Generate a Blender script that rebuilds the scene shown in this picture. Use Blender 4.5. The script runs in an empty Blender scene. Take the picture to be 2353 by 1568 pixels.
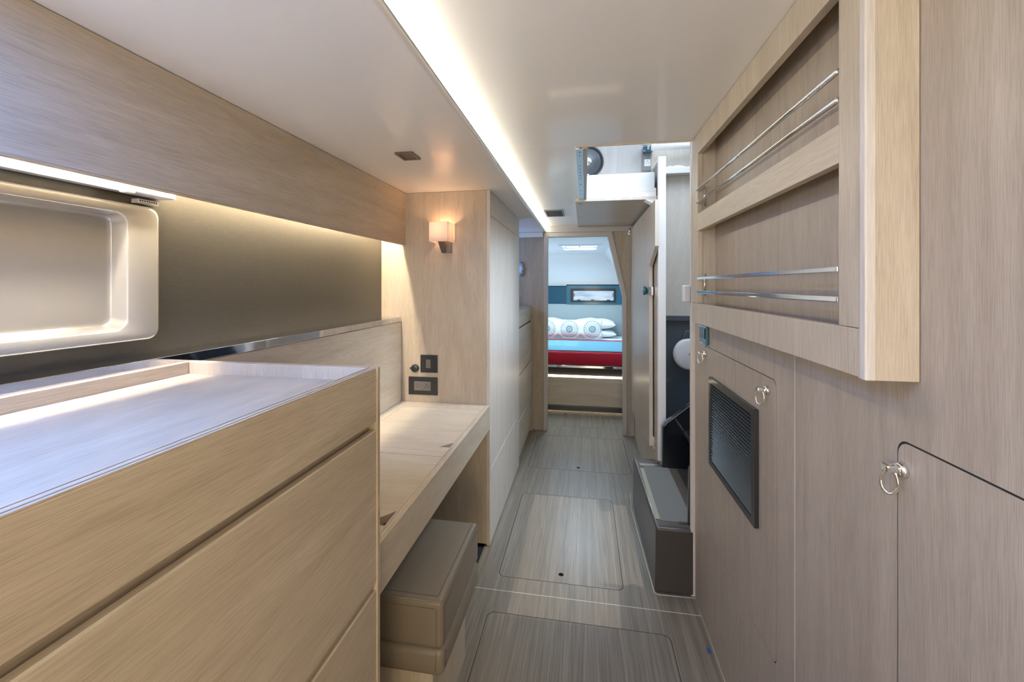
import bpy, bmesh, math, random
from mathutils import Vector, Matrix
from mathutils.geometry import tessellate_polygon

random.seed(7)
SC = bpy.context.scene
COL = SC.collection
PI = math.pi

# ---------------------------------------------------------------- camera
F_PX, W_PX = 960.0, 2353.0
YAW = math.atan((1343 - 1176.5) / F_PX)
cam_d = bpy.data.cameras.new('camera')
cam_d.sensor_width = 36.0
cam_d.lens = F_PX / W_PX * 36.0
cam_d.shift_y = -127.0 / W_PX
cam_d.clip_start = 0.02
cam = bpy.data.objects.new('camera', cam_d)
cam.location = (0, 0, 1.40)
cam.rotation_euler = (PI / 2, 0, YAW)
COL.objects.link(cam)
SC.camera = cam
SC.view_settings.view_transform = 'Standard'
SC.view_settings.look = 'None'
SC.view_settings.gamma = 1.0
SC.view_settings.use_curve_mapping = False
SC.view_settings.exposure = 1.08

# ---------------------------------------------------------------- world
world = bpy.data.worlds.new('sky')
SC.world = world
world.use_nodes = True
wn, wl = world.node_tree.nodes, world.node_tree.links
wn.clear()
w_out = wn.new('ShaderNodeOutputWorld')
w_bg = wn.new('ShaderNodeBackground')
w_tc = wn.new('ShaderNodeTexCoord')
w_map = wn.new('ShaderNodeMapping'); w_map.inputs['Scale'].default_value = (14, 14, 60)
w_noise = wn.new('ShaderNodeTexNoise'); w_noise.inputs['Scale'].default_value = 1.0; w_noise.inputs['Detail'].default_value = 3
w_cr = wn.new('ShaderNodeValToRGB')
w_cr.color_ramp.elements[0].position = 0.35; w_cr.color_ramp.elements[0].color = (0.24, 0.36, 0.60, 1)
w_cr.color_ramp.elements[1].position = 0.62; w_cr.color_ramp.elements[1].color = (0.78, 0.9, 1.0, 1)
w_sep = wn.new('ShaderNodeSeparateXYZ')
w_rng = wn.new('ShaderNodeMapRange')
w_rng.inputs['From Min'].default_value = -0.02; w_rng.inputs['From Max'].default_value = 0.12
w_mix = wn.new('ShaderNodeMix'); w_mix.data_type = 'RGBA'
w_mix.inputs[7].default_value = (0.62, 0.80, 1.0, 1)
wl.new(w_tc.outputs['Generated'], w_map.inputs['Vector'])
wl.new(w_map.outputs['Vector'], w_noise.inputs['Vector'])
wl.new(w_noise.outputs['Fac'], w_cr.inputs['Fac'])
wl.new(w_tc.outputs['Generated'], w_sep.inputs['Vector'])
wl.new(w_sep.outputs['Z'], w_rng.inputs['Value'])
wl.new(w_rng.outputs['Result'], w_mix.inputs[0])
wl.new(w_cr.outputs['Color'], w_mix.inputs[6])
wl.new(w_mix.outputs[2], w_bg.inputs['Color'])
wl.new(w_bg.outputs['Background'], w_out.inputs['Surface'])
w_bg.inputs['Strength'].default_value = 0.5

# ---------------------------------------------------------------- daylight through the openings, and added fill lights
def area(name, loc, rot, sx, sy, power, color):
    d = bpy.data.lights.new(name, 'AREA')
    d.shape = 'RECTANGLE'; d.size = sx; d.size_y = sy
    d.energy = power; d.color = color
    o = bpy.data.objects.new(name, d)
    o.location = loc; o.rotation_euler = rot
    COL.objects.link(o)
    return o

DAY = (0.62, 0.78, 1.0)
WARM = (1.0, 0.80, 0.58)
comp = area('daylight_companionway', (1.0, 2.15, 2.75), (0, 0.80, 0), 0.8, 1.0, 11, (0.72, 0.84, 1.0))
comp.data.spread = 1.5
area('daylight_companionway_sky', (0.3, 2.0, 2.95), (0, 0, 0), 1.0, 1.2, 6, (0.62, 0.78, 1.0))
area('fill_aft', (-0.35, -1.60, 1.62), (PI / 2 * 1.04, 0, 0), 0.9, 0.50, 3.5, (0.86, 0.90, 1.0))  # unseen soft fill added behind the camera
area('fill_left_side', (-1.10, -0.85, 1.44), (0, -PI / 2, 0), 0.30, 1.0, 8, (0.84, 0.90, 1.0))  # added side fill to brighten the right wall, out of view
area('daylight_side_hatch', (-0.74, 0.10, 1.905), (0, 0, 0), 0.36, 0.36, 9, (0.04, 0.28, 1.0))
area('fill_overhead_warm', (0.25, -0.55, 1.965), (0, 0, 0), 0.4, 0.6, 3, (1.0, 0.88, 0.66))  # made-up warm fill overhead, behind the camera
area('fill_low_warm', (0.25, -1.45, 0.85), (PI / 2, 0, 0.42), 0.5, 1.0, 9, (1.0, 0.82, 0.50))  # added warm fill, kept low so the tray top stays unlit
area('fill_forward_blue', (-1.10, 3.65, 1.56), (0, -PI / 2, 0), 0.22, 0.4, 2.2, (0.30, 0.50, 1.0))  # added blue fill for the bulkhead, hidden behind the wardrobe
area('daylight_skylight', (-0.06, 5.33, 1.96), (0, 0, 0), 0.42, 0.5, 13, (0.70, 0.86, 1.0))
area('daylight_cabin_side', (-1.30, 5.3, 1.45), (0, -PI / 2, 0), 0.4, 1.2, 7, (0.66, 0.84, 1.0))
sun_d = bpy.data.lights.new('sun', 'SUN'); sun_d.energy = 0.6; sun_d.angle = 0.012; sun_d.color = (1.0, 0.96, 0.88)
sun = bpy.data.objects.new('sun', sun_d); sun.rotation_euler = (0, math.atan(0.172), 0); sun.location = (1, 2, 5)
COL.objects.link(sun)

# ---------------------------------------------------------------- materials
MATS = {}
def new_mat(name):
    m = bpy.data.materials.new(name)
    m.use_nodes = True
    MATS[name] = m
    return m, m.node_tree.nodes, m.node_tree.links, m.node_tree.nodes['Principled BSDF']

def plain(name, col, rough=0.5, metal=0.0, coat=0.0, emit=None, estr=0.0, bump=0.0, bscale=200, spec=0.5, var=0.04, aniso=None):
    m, n, l, p = new_mat(name)
    p.inputs['Roughness'].default_value = rough
    p.inputs['Metallic'].default_value = metal
    p.inputs['Coat Weight'].default_value = coat
    p.inputs['Coat Roughness'].default_value = 0.08
    p.inputs['Specular IOR Level'].default_value = spec
    tc = n.new('ShaderNodeTexCoord')
    no = n.new('ShaderNodeTexNoise'); no.inputs['Scale'].default_value = bscale
    l.new(tc.outputs['Object'], no.inputs['Vector'])
    mx = n.new('ShaderNodeMix'); mx.data_type = 'RGBA'
    mx.inputs[6].default_value = (*[c * (1 - var) for c in col], 1)
    mx.inputs[7].default_value = (*[min(1, c * (1 + var)) for c in col], 1)
    l.new(no.outputs['Fac'], mx.inputs[0])
    l.new(mx.outputs[2], p.inputs['Base Color'])
    if bump:
        b = n.new('ShaderNodeBump'); b.inputs['Strength'].default_value = bump; b.inputs['Distance'].default_value = 0.001
        l.new(no.outputs['Fac'], b.inputs['Height']); l.new(b.outputs['Normal'], p.inputs['Normal'])
    if emit:
        p.inputs['Emission Color'].default_value = (*emit, 1)
        p.inputs['Emission Strength'].default_value = estr
    return m

def wood(name, axis, dark, mid, light, rough=0.42, fine=1.0, streak=0.5, coat=0.12, figure=1.0, along=1.0):
    """laminated timber with the grain along one axis of the object"""
    m, n, l, p = new_mat(name)
    tc = n.new('ShaderNodeTexCoord')
    def sc(across, along):
        v = [across] * 3; v['xyz'.index(axis)] = along
        return v
    def noise(across, along, detail, dist=0.0, rough_=0.5):
        mp = n.new('ShaderNodeMapping'); mp.inputs['Scale'].default_value = sc(across, along)
        no = n.new('ShaderNodeTexNoise'); no.inputs['Scale'].default_value = 1.0
        no.inputs['Detail'].default_value = detail; no.inputs['Distortion'].default_value = dist
        no.inputs['Roughness'].default_value = rough_
        l.new(tc.outputs['Object'], mp.inputs['Vector']); l.new(mp.outputs['Vector'], no.inputs['Vector'])
        return no.outputs['Fac']
    def ramp(fac, a, b, ca, cb):
        r = n.new('ShaderNodeValToRGB')
        r.color_ramp.elements[0].position = a; r.color_ramp.elements[0].color = (*ca, 1)
        r.color_ramp.elements[1].position = b; r.color_ramp.elements[1].color = (*cb, 1)
        l.new(fac, r.inputs['Fac']); return r.outputs['Color']
    def mix(a, b, fac=None, f=0.5, kind='MIX'):
        x = n.new('ShaderNodeMix'); x.data_type = 'RGBA'; x.blend_type = kind
        x.inputs[0].default_value = f
        if fac is not None: l.new(fac, x.inputs[0])
        l.new(a, x.inputs[6]); l.new(b, x.inputs[7]); return x.outputs[2]
    broad = noise(8 * figure, 1.0 * along, 5, 2.4)
    med = noise(90, 3.0 * along, 4, 0.5)
    fn = noise(720 * fine, 20 * along, 2, 0.0, 0.55)
    c1 = ramp(broad, 0.35, 0.68, dark, light)
    c2 = ramp(med, 0.25, 0.78, mid, light)
    c = mix(c1, c2, f=0.42)
    pores = ramp(fn, 0.38, 0.58, (1 - streak * .55,) * 3, (1.0, 1.0, 1.0))
    c = mix(c, pores, f=0.65, kind='MULTIPLY')
    l.new(c, p.inputs['Base Color'])
    p.inputs['Roughness'].default_value = rough
    p.inputs['Coat Weight'].default_value = coat
    p.inputs['Coat Roughness'].default_value = 0.25
    b = n.new('ShaderNodeBump'); b.inputs['Strength'].default_value = 0.25; b.inputs['Distance'].default_value = 0.0006
    l.new(fn, b.inputs['Height']); l.new(b.outputs['Normal'], p.inputs['Normal'])
    return m

OAK = ((0.455, 0.370, 0.265), (0.535, 0.440, 0.325), (0.61, 0.515, 0.39))
for ax in 'xyz':
    wood('oak_' + ax, ax, *OAK)
PAN = ((0.37, 0.30, 0.225), (0.445, 0.365, 0.28), (0.50, 0.42, 0.325))
for ax in 'yz':
    wood('wall_oak_' + ax, ax, *PAN, figure=1.5)
wood('oak_pale_z', 'z', (0.58, 0.52, 0.44), (0.64, 0.58, 0.50), (0.71, 0.65, 0.57), streak=0.35)
wood('deck_oak_z', 'z', (0.38, 0.355, 0.33), (0.42, 0.395, 0.37), (0.47, 0.445, 0.42), streak=0.35)
wood('floor_wood', 'y', (0.15, 0.122, 0.090), (0.215, 0.18, 0.135), (0.30, 0.25, 0.19), rough=0.42, streak=0.9, fine=0.6, coat=0.25, figure=2.5, along=0.22)
wood('edge_ply', 'y', (0.40, 0.31, 0.21), (0.50, 0.40, 0.28), (0.62, 0.50, 0.37), fine=1.0)
plain('ceiling_white', (0.84, 0.815, 0.785), 0.32, coat=0.35, var=0.01, bscale=3)
plain('gelcoat_white', (0.80, 0.81, 0.82), 0.25, coat=0.3, var=0.01, bscale=3)
plain('greige_paint', (0.47, 0.43, 0.385), 0.4, var=0.02, bscale=40)
plain('dark_gap', (0.018, 0.015, 0.013), 0.7)
plain('seam_white', (0.62, 0.56, 0.48), 0.6)
plain('black_plastic', (0.022, 0.021, 0.021), 0.35, coat=0.2)
plain('vent_plastic', (0.018, 0.022, 0.024), 0.3, coat=0.3)
plain('switch_grey', (0.16, 0.14, 0.125), 0.4)
plain('socket_grey', (0.22, 0.22, 0.22), 0.45)
plain('white_plastic', (0.78, 0.76, 0.74), 0.35, coat=0.2)
plain('teal_plastic', (0.012, 0.11, 0.15), 0.25, coat=0.4)
plain('chrome', (0.85, 0.85, 0.86), 0.07, metal=1.0, var=0.01)
plain('satin_steel', (0.60, 0.58, 0.55), 0.3, metal=1.0, var=0.02)
plain('mirror_steel', (0.75, 0.76, 0.80), 0.05, metal=1.0, var=0.01)
plain('aluminium', (0.55, 0.66, 0.70), 0.35, metal=0.8, var=0.03)
plain('niche_gelcoat', (0.30, 0.275, 0.23), 0.2, metal=0.15, coat=0.6, var=0.01, bscale=4)
plain('fibreglass_brown', (0.060, 0.050, 0.044), 0.38, coat=0.25, bump=0.1, bscale=300)
plain('fibreglass_grey', (0.085, 0.10, 0.115), 0.22, coat=0.5)
plain('fibreglass_black', (0.012, 0.013, 0.016), 0.12, coat=0.7)
plain('antislip', (0.09, 0.093, 0.09), 0.75, bump=0.6, bscale=900)
plain('antislip_pale', (0.19, 0.19, 0.15), 0.7, bump=0.4, bscale=900)
plain('leather_taupe', (0.215, 0.175, 0.13), 0.42, coat=0.1, bump=0.25, bscale=420)
plain('stitch', (0.07, 0.052, 0.038), 0.8)
plain('lamp_brown', (0.11, 0.085, 0.065), 0.4)
plain('bronze', (0.20, 0.155, 0.115), 0.3, metal=0.7)
plain('teal_panel', (0.003, 0.065, 0.11), 0.35, coat=0.15)
plain('teal_frame', (0.012, 0.11, 0.165), 0.3, coat=0.3)
plain('headboard_blue', (0.36, 0.42, 0.41), 0.5)
plain('linen_white', (0.84, 0.86, 0.88), 0.8, bump=0.2, bscale=500)
plain('red_fabric', (0.50, 0.008, 0.035), 0.75, bump=0.2, bscale=600)
plain('teal_fabric', (0.13, 0.33, 0.41), 0.8, bump=0.3, bscale=300, var=0.12)
plain('blue_plastic', (0.03, 0.10, 0.30), 0.4)
plain('glass_blue', (0.35, 0.42, 0.60), 0.12, coat=0.6, var=0.5, bscale=60)
plain('paper_sticker', (0.55, 0.52, 0.48), 0.7)
plain('led_warm', (1, 1, 1), 0.5, emit=(1.0, 0.90, 0.72), estr=110)
plain('led_cove', (1, 1, 1), 0.5, emit=(1.0, 0.93, 0.77), estr=7)
plain('led_tube', (1, 1, 1), 0.4, emit=(1.0, 0.93, 0.80), estr=2.2)
plain('led_bed', (1, 1, 1), 0.5, emit=(1.0, 0.82, 0.58), estr=3)
plain('led_toe', (1, 1, 1), 0.5, emit=(1.0, 0.82, 0.58), estr=14)
plain('bulb', (1, 1, 1), 0.5, emit=(1.0, 0.66, 0.45), estr=1.5)

# bronze-toned metallic laminate with a fine brushed grain
m, n, l, p = new_mat('metal_laminate')
tc = n.new('ShaderNodeTexCoord')
mp = n.new('ShaderNodeMapping'); mp.inputs['Scale'].default_value = (300, 60, 300)
no = n.new('ShaderNodeTexNoise'); no.inputs['Scale'].default_value = 1; no.inputs['Detail'].default_value = 3
l.new(tc.outputs['Object'], mp.inputs['Vector']); l.new(mp.outputs['Vector'], no.inputs['Vector'])
cr = n.new('ShaderNodeValToRGB')
cr.color_ramp.elements[0].color = (0.085, 0.077, 0.062, 1); cr.color_ramp.elements[0].position = 0.3
cr.color_ramp.elements[1].color = (0.097, 0.088, 0.071, 1); cr.color_ramp.elements[1].position = 0.7
l.new(no.outputs['Fac'], cr.inputs['Fac']); l.new(cr.outputs['Color'], p.inputs['Base Color'])
p.inputs['Metallic'].default_value = 0.65; p.inputs['Roughness'].default_value = 0.40

# translucent parchment shade
m, n, l, p = new_mat('lamp_shade')
p.inputs['Base Color'].default_value = (0.88, 0.83, 0.80, 1); p.inputs['Roughness'].default_value = 0.6
tr = n.new('ShaderNodeBsdfTranslucent'); tr.inputs['Color'].default_value = (0.95, 0.84, 0.80, 1)
ms = n.new('ShaderNodeMixShader'); ms.inputs[0].default_value = 0.45
tcs = n.new('ShaderNodeTexCoord'); nos = n.new('ShaderNodeTexNoise'); nos.inputs['Scale'].default_value = 14
l.new(tcs.outputs['Object'], nos.inputs['Vector'])
bs_ = n.new('ShaderNodeBump'); bs_.inputs['Strength'].default_value = 0.1
l.new(nos.outputs['Fac'], bs_.inputs['Height']); l.new(bs_.outputs['Normal'], p.inputs['Normal'])
l.new(p.outputs['BSDF'], ms.inputs[1]); l.new(tr.outputs['BSDF'], ms.inputs[2])
l.new(ms.outputs[0], n['Material Output'].inputs['Surface'])

# clear pane
m, n, l, p = new_mat('clear_glass')
tp = n.new('ShaderNodeBsdfTransparent'); tp.inputs['Color'].default_value = (0.90, 0.96, 1.0, 1)
gl = n.new('ShaderNodeBsdfGlossy'); gl.inputs['Roughness'].default_value = 0.25
ms = n.new('ShaderNodeMixShader'); ms.inputs[0].default_value = 0.025
l.new(tp.outputs[0], ms.inputs[1]); l.new(gl.outputs[0], ms.inputs[2])
l.new(ms.outputs[0], n['Material Output'].inputs['Surface'])

# printed cushion cover: rows of round medallions with rings and petals
m, n, l, p = new_mat('medallion_print')
p.inputs['Roughness'].default_value = 0.85
tc = n.new('ShaderNodeTexCoord'); sp = n.new('ShaderNodeSeparateXYZ'); l.new(tc.outputs['Object'], sp.inputs[0])
def mth(op, a, b=None, c=None):
    q = n.new('ShaderNodeMath'); q.operation = op
    for i, v in enumerate((a, b, c)):
        if v is None: continue
        if isinstance(v, (int, float)): q.inputs[i].default_value = v
        else: l.new(v, q.inputs[i])
    return q.outputs[0]
PIT = 0.312
ux = mth('SUBTRACT', mth('FLOORED_MODULO', mth('ADD', sp.outputs['X'], PIT * 4.5 - 0.372), PIT), PIT / 2)
uz = mth('SUBTRACT', sp.outputs['Z'], 0.128)
rr = mth('SQRT', mth('ADD', mth('MULTIPLY', ux, ux), mth('MULTIPLY', uz, uz)))
th_ = mth('ARCTAN2', uz, ux)
pet = mth('MULTIPLY', mth('SINE', mth('MULTIPLY', th_, 34)), 0.5)
def ring(r0, w): return mth('LESS_THAN', mth('ABSOLUTE', mth('SUBTRACT', rr, r0)), w)
def layer(base, fac, col):
    x = n.new('ShaderNodeMix'); x.data_type = 'RGBA'
    l.new(fac, x.inputs[0]); l.new(base, x.inputs[6]); x.inputs[7].default_value = (*col, 1); return x.outputs[2]
rgb = n.new('ShaderNodeRGB'); rgb.outputs[0].default_value = (0.84, 0.87, 0.88, 1)
c = rgb.outputs[0]
TEAL, OLIV, ROSE = (0.02, 0.30, 0.36), (0.36, 0.42, 0.24), (0.50, 0.16, 0.18)
spokes = mth('GREATER_THAN', pet, 0.1)
c = layer(c, mth('MULTIPLY', ring(0.080, 0.015), spokes), OLIV)
c = layer(c, mth('MULTIPLY', ring(0.108, 0.006), mth('GREATER_THAN', mth('SINE', mth('MULTIPLY', th_, 24)), -0.3)), TEAL)
c = layer(c, ring(0.054, 0.003), ROSE)
c = layer(c, ring(0.036, 0.008), TEAL)
c = layer(c, ring(0.017, 0.005), ROSE)
c = layer(c, mth('LESS_THAN', rr, 0.008), TEAL)
c = layer(c, mth('MULTIPLY', ring(0.121, 0.004), mth('GREATER_THAN', mth('SINE', mth('MULTIPLY', th_, 40)), 0.1)), ROSE)
tri = mth('MULTIPLY', mth('LESS_THAN', mth('ADD', mth('SUBTRACT', PIT / 2, mth('ABSOLUTE', ux)), mth('ADD', uz, 0.1)), 0.045),
          mth('GREATER_THAN', mth('SINE', mth('MULTIPLY', mth('ADD', ux, uz), 420)), -0.2))
c = layer(c, tri, OLIV)
l.new(c, p.inputs['Base Color'])

# ---------------------------------------------------------------- mesh helpers
def bm_box(bm, x0, x1, y0, y1, z0, z1, bev=0.0, seg=2):
    r = bmesh.ops.create_cube(bm, size=1.0)
    vs = r['verts']
    for v in vs:
        v.co = Vector(((x0 + x1) / 2 + v.co.x * (x1 - x0), (y0 + y1) / 2 + v.co.y * (y1 - y0), (z0 + z1) / 2 + v.co.z * (z1 - z0)))
    if bev:
        es = {e for v in vs for e in v.link_edges}
        bmesh.ops.bevel(bm, geom=list(es), offset=bev, segments=seg, profile=0.5, affect='EDGES')
    return bm

def BOX(*a, bev=0.0015, seg=2):
    return bm_box(bmesh.new(), *a, bev=bev, seg=seg)

def rrect(a0, a1, b0, b1, r, seg=5):
    pts = []
    for cx, cy, t0 in ((a1 - r, b1 - r, 0), (a0 + r, b1 - r, 90), (a0 + r, b0 + r, 180), (a1 - r, b0 + r, 270)):
        for i in range(seg + 1):
            t = math.radians(t0 + 90 * i / seg)
            pts.append((cx + r * math.cos(t), cy + r * math.sin(t)))
    return pts

def embed(axis, p, d):
    a, b = p
    return {'x': Vector((d, a, b)), 'y': Vector((a, d, b)), 'z': Vector((a, b, d))}[axis]

def bm_prism(bm, axis, outer, d0, d1, holes=(), bev=0.0):
    """extrude a 2-D outline (with holes) along an axis"""
    loops = [list(outer)] + [list(h) for h in holes]
    flat = [p for lp in loops for p in lp]
    tris = tessellate_polygon([[Vector((p[0], p[1], 0)) for p in lp] for lp in loops])
    va = [bm.verts.new(embed(axis, p, d0)) for p in flat]
    vb = [bm.verts.new(embed(axis, p, d1)) for p in flat]
    fs = []
    for t in tris:
        try:
            fs.append(bm.faces.new([va[i] for i in t])); fs.append(bm.faces.new([vb[i] for i in reversed(t)]))
        except ValueError: pass
    k = 0
    for lp in loops:
        nn = len(lp)
        for i in range(nn):
            j = (i + 1) % nn
            fs.append(bm.faces.new((va[k + i], va[k + j], vb[k + j], vb[k + i])))
        k += nn
    bmesh.ops.recalc_face_normals(bm, faces=fs)
    return bm

def PRISM(axis, outer, d0, d1, holes=()):
    return bm_prism(bmesh.new(), axis, outer, d0, d1, holes)

def bm_tube(bm, pts, r, seg=12, closed=False):
    pts = [Vector(p) for p in pts]
    rings = []
    nn = len(pts)
    up = None
    for i, p in enumerate(pts):
        a = pts[i - 1] if (i > 0 or closed) else p
        b = pts[(i + 1) % nn] if (i < nn - 1 or closed) else p
        t = (b - a).normalized()
        if up is None:
            up = Vector((0, 0, 1)) if abs(t.z) < 0.9 else Vector((1, 0, 0))
        s = t.cross(up).normalized(); up = s.cross(t).normalized()
        rings.append([bm.verts.new(p + r * (math.cos(2 * PI * k / seg) * s + math.sin(2 * PI * k / seg) * up)) for k in range(seg)])
    fs = []
    for i in range(nn if closed else nn - 1):
        A, B = rings[i], rings[(i + 1) % nn]
        for k in range(seg):
            fs.append(bm.faces.new((A[k], A[(k + 1) % seg], B[(k + 1) % seg], B[k])))
    if not closed:
        fs.append(bm.faces.new(list(reversed(rings[0])))); fs.append(bm.faces.new(rings[-1]))
    bmesh.ops.recalc_face_normals(bm, faces=fs)
    for f in fs: f.smooth = True
    return bm

def TUBE(pts, r, seg=12, closed=False): return bm_tube(bmesh.new(), pts, r, seg, closed)

def bm_disc(bm, axis, c, r, d0, d1, seg=32, ry=None):
    ry = ry or r
    return bm_prism(bm, axis, [(c[0] + r * math.cos(2 * PI * k / seg), c[1] + ry * math.sin(2 * PI * k / seg)) for k in range(seg)], d0, d1)

def DISC(*a, **k): return bm_disc(bmesh.new(), *a, **k)

def bm_lathe(bm, axis, c, prof, seg=40):
    """prof = [(radius, offset along axis)] round the centre c (2-D)"""
    rings = []
    for r, d in prof:
        rings.append([bm.verts.new(embed(axis, (c[0] + r * math.cos(2 * PI * k / seg), c[1] + r * math.sin(2 * PI * k / seg)), d)) for k in range(seg)] if r > 1e-6
                     else [bm.verts.new(embed(axis, c, d))])
    fs = []
    for A, B in zip(rings, rings[1:]):
        for k in range(seg):
            j = (k + 1) % seg
            if len(A) == 1 and len(B) == 1: continue
            if len(A) == 1: fs.append(bm.faces.new((A[0], B[j], B[k])))
            elif len(B) == 1: fs.append(bm.faces.new((A[k], A[j], B[0])))
            else: fs.append(bm.faces.new((A[k], A[j], B[j], B[k])))
    bmesh.ops.recalc_face_normals(bm, faces=fs)
    for f in fs: f.smooth = True
    return bm

def LATHE(*a, **k): return bm_lathe(bmesh.new(), *a, **k)

def root_of(o):
    while o.parent: o = o.parent
    return o

def link(name, bm, mat, parent=None, origin=None, smooth=False):
    me = bpy.data.meshes.new(name)
    if parent is not None: origin = Vector(root_of(parent).location)
    elif origin is None:
        xs = [v.co for v in bm.verts]
        lo = Vector([min(v[i] for v in xs) for i in range(3)]); hi = Vector([max(v[i] for v in xs) for i in range(3)])
        origin = Vector(((lo.x + hi.x) / 2, (lo.y + hi.y) / 2, lo.z))
    else: origin = Vector(origin)
    bmesh.ops.translate(bm, verts=bm.verts, vec=-origin)
    bm.to_mesh(me); bm.free()
    if smooth:
        for f in me.polygons: f.use_smooth = True
    mats = mat if isinstance(mat, (list, tuple)) else [mat]
    for k in mats: me.materials.append(MATS[k])
    o = bpy.data.objects.new(name, me)
    if parent is not None: o.parent = parent
    else: o.location = origin
    COL.objects.link(o)
    return o

def thing(name, label, cat, loc, rz=0, group=None):
    o = bpy.data.objects.new(name, None); o.empty_display_size = 0.05
    o.location = loc; o.rotation_euler = (0, 0, rz)
    o['label'] = label; o['category'] = cat
    if group: o['group'] = group
    COL.objects.link(o)
    return o

def single(name, bm, mat, label, cat, group=None, smooth=False, origin=None):
    o = link(name, bm, mat, smooth=smooth, origin=origin)
    o['label'] = label; o['category'] = cat
    if group: o['group'] = group
    return o

def struct(name, bm, mat, smooth=False):
    o = link(name, bm, mat, smooth=smooth, origin=(0, 0, 0))
    o['kind'] = 'structure'
    return o

def bevel_mod(o, w, seg=3, ang=35):
    b = o.modifiers.new('bevel', 'BEVEL'); b.width = w; b.segments = seg; b.limit_method = 'ANGLE'; b.angle_limit = math.radians(ang)
    for f in o.data.polygons: f.use_smooth = True
    wn_ = o.modifiers.new('normals', 'WEIGHTED_NORMAL'); wn_.keep_sharp = True
    return o

# ================================================================= THE HULL
XL, XR = -1.125, 0.49            # left metal wall, right timber wall
CZ, CL = 1.975, 1.915            # right ceiling, lowered left ceiling
YB = 4.037                       # forward bulkhead, near face

# ---- floor with openings for the lift-out hatches
HATCHES = [  # x0, x1, y0, y1, finger hole (x, y)
    (-0.405, 0.335, 0.62, 1.752, (-0.02, 0.70)),
    (-0.409, 0.176, 1.977, 2.795, (-0.112, 2.035)),
    (-0.429, 0.342, 3.200, 3.908, (-0.046, 3.255)),
    (-0.60, 0.185, 4.195, 4.655, (-0.205, 4.605)),
]
SEAM = 0.003
def floor_piece(y0, y1, idx, x0=-0.53, x1=1.3):
    hs = [rrect(h[0] - SEAM, h[1] + SEAM, h[2] - SEAM, h[3] + SEAM, 0.032, 6) for h in (HATCHES[i] for i in idx)]
    return bm_prism(bmesh.new(), 'z', [(x0, y0), (x1, y0), (x1, y1), (x0, y1)], -0.018, 0.0, hs)
bm = bmesh.new()
def add_floor(bm, y0, y1, idx, x0=-0.53, x1=1.3):
    hs = [rrect(h[0] - SEAM, h[1] + SEAM, h[2] - SEAM, h[3] + SEAM, 0.032, 6) for h in (HATCHES[i] for i in idx)]
    bm_prism(bm, 'z', [(x0, y0), (x1, y0), (x1, y1), (x0, y1)], -0.018, 0.0, hs)
add_floor(bm, -1.7, 1.8800, [0])
add_floor(bm, 1.8828, 4.075, [1, 2])
add_floor(bm, 4.075, 6.6, [3], -1.6, 1.3)
struct('floor', bm, 'floor_wood')
bm = bmesh.new()
bm_box(bm, -1.7, 1.4, -1.7, 6.7, -0.06, -0.0185)
struct('trim_1', bm, 'dark_gap')
bm = bmesh.new()
bm_box(bm, -0.53, XR, 1.8800, 1.8828, -0.012, 0.0006)
bm_tube(bm, [(0.3035, 2.9, 0.0), (0.2885, 2.72, 0.0), (0.314, 1.986, 0.0)], 0.0022, 6)
bm_tube(bm, [(0.314, 1.986, 0.0), (0.33, 1.978, 0.0), (XR, 1.982, 0.0)], 0.0022, 6)
bm_tube(bm, [(XR - 0.001, -1.6, 0.0), (XR - 0.001, 1.99, 0.0)], 0.0022, 6)
struct('trim_2', bm, 'seam_white')

hl = ['floor panel nearest the camera, cut off by the bottom photo edge',
      'square floor panel with a round finger hole in front of the grey moulded step',
      'wide floor panel with a small finger hole just before the cabin doorway',
      'floor panel lit warmly inside the cabin at the foot of the bed']
for h, lab in zip(HATCHES, hl):
    hole = [(h[4][0] + 0.0125 * math.cos(2 * PI * k / 20), h[4][1] + 0.0125 * math.sin(2 * PI * k / 20)) for k in range(20)]
    bm = bm_prism(bmesh.new(), 'z', rrect(h[0], h[1], h[2], h[3], 0.03, 6), -0.018, 0.0, [hole])
    t = single('floor_hatch', bm, 'floor_wood', lab, 'floor hatch', 'lift-out floor hatches along the passage')
    link('gap_shade', PRISM('z', rrect(h[0] - SEAM + .0001, h[1] + SEAM - .0001, h[2] - SEAM + .0001, h[3] + SEAM - .0001, 0.032, 6), -0.012, -0.0008, [rrect(h[0] - .0001, h[1] + .0001, h[2] - .0001, h[3] + .0001, 0.03, 6)]), 'dark_gap', t)  # dark inlay painting the shade into the seam around the hatch
    link('finger_ring', LATHE('z', h[4], [(0.0125, -0.0005), (0.0125, -0.0178), (0.0, -0.0178)], 20), 'dark_gap', t)

# ---- ceilings
def rounded_strip(x_out, x_edge, z0, z1, r):
    pts = [(x_out, z1), (x_out, z0)]
    for i in range(7):
        a = math.radians(-90 + 90 * i / 6)
        pts.append((x_edge - r + r * math.cos(a), z0 + r + r * math.sin(a)))
    pts.append((x_edge, z1))
    return pts
bm = bmesh.new()
bm_prism(bm, 'y', rounded_strip(-1.6, -0.368, CL, CZ - 0.001, 0.012), -1.7, 4.034)
struct('ceiling', bm, 'ceiling_white')
OPN = [(-0.037, 1.744), (0.60, 1.744), (0.60, 2.80), (-0.037, 2.80)]
bm = bmesh.new()
bm_prism(bm, 'z', [(-1.6, -1.7), (0.62, -1.7), (0.62, 1.742), (-1.6, 1.742)], CZ, CZ + 0.03)
bm_prism(bm, 'z', [(-1.6, 1.7435), (-0.037, 1.7435), (-0.037, 2.80), (0.4545, 2.80), (0.4545, 4.075), (-1.6, 4.075)], CZ, CZ + 0.03)
struct('ceiling', bm, 'ceiling_white')
struct('trim_3', BOX(-0.037, 0.60, 1.7425, 1.750, CZ - 0.004, CZ + 0.05, bev=0.001), 'oak_x')

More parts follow.
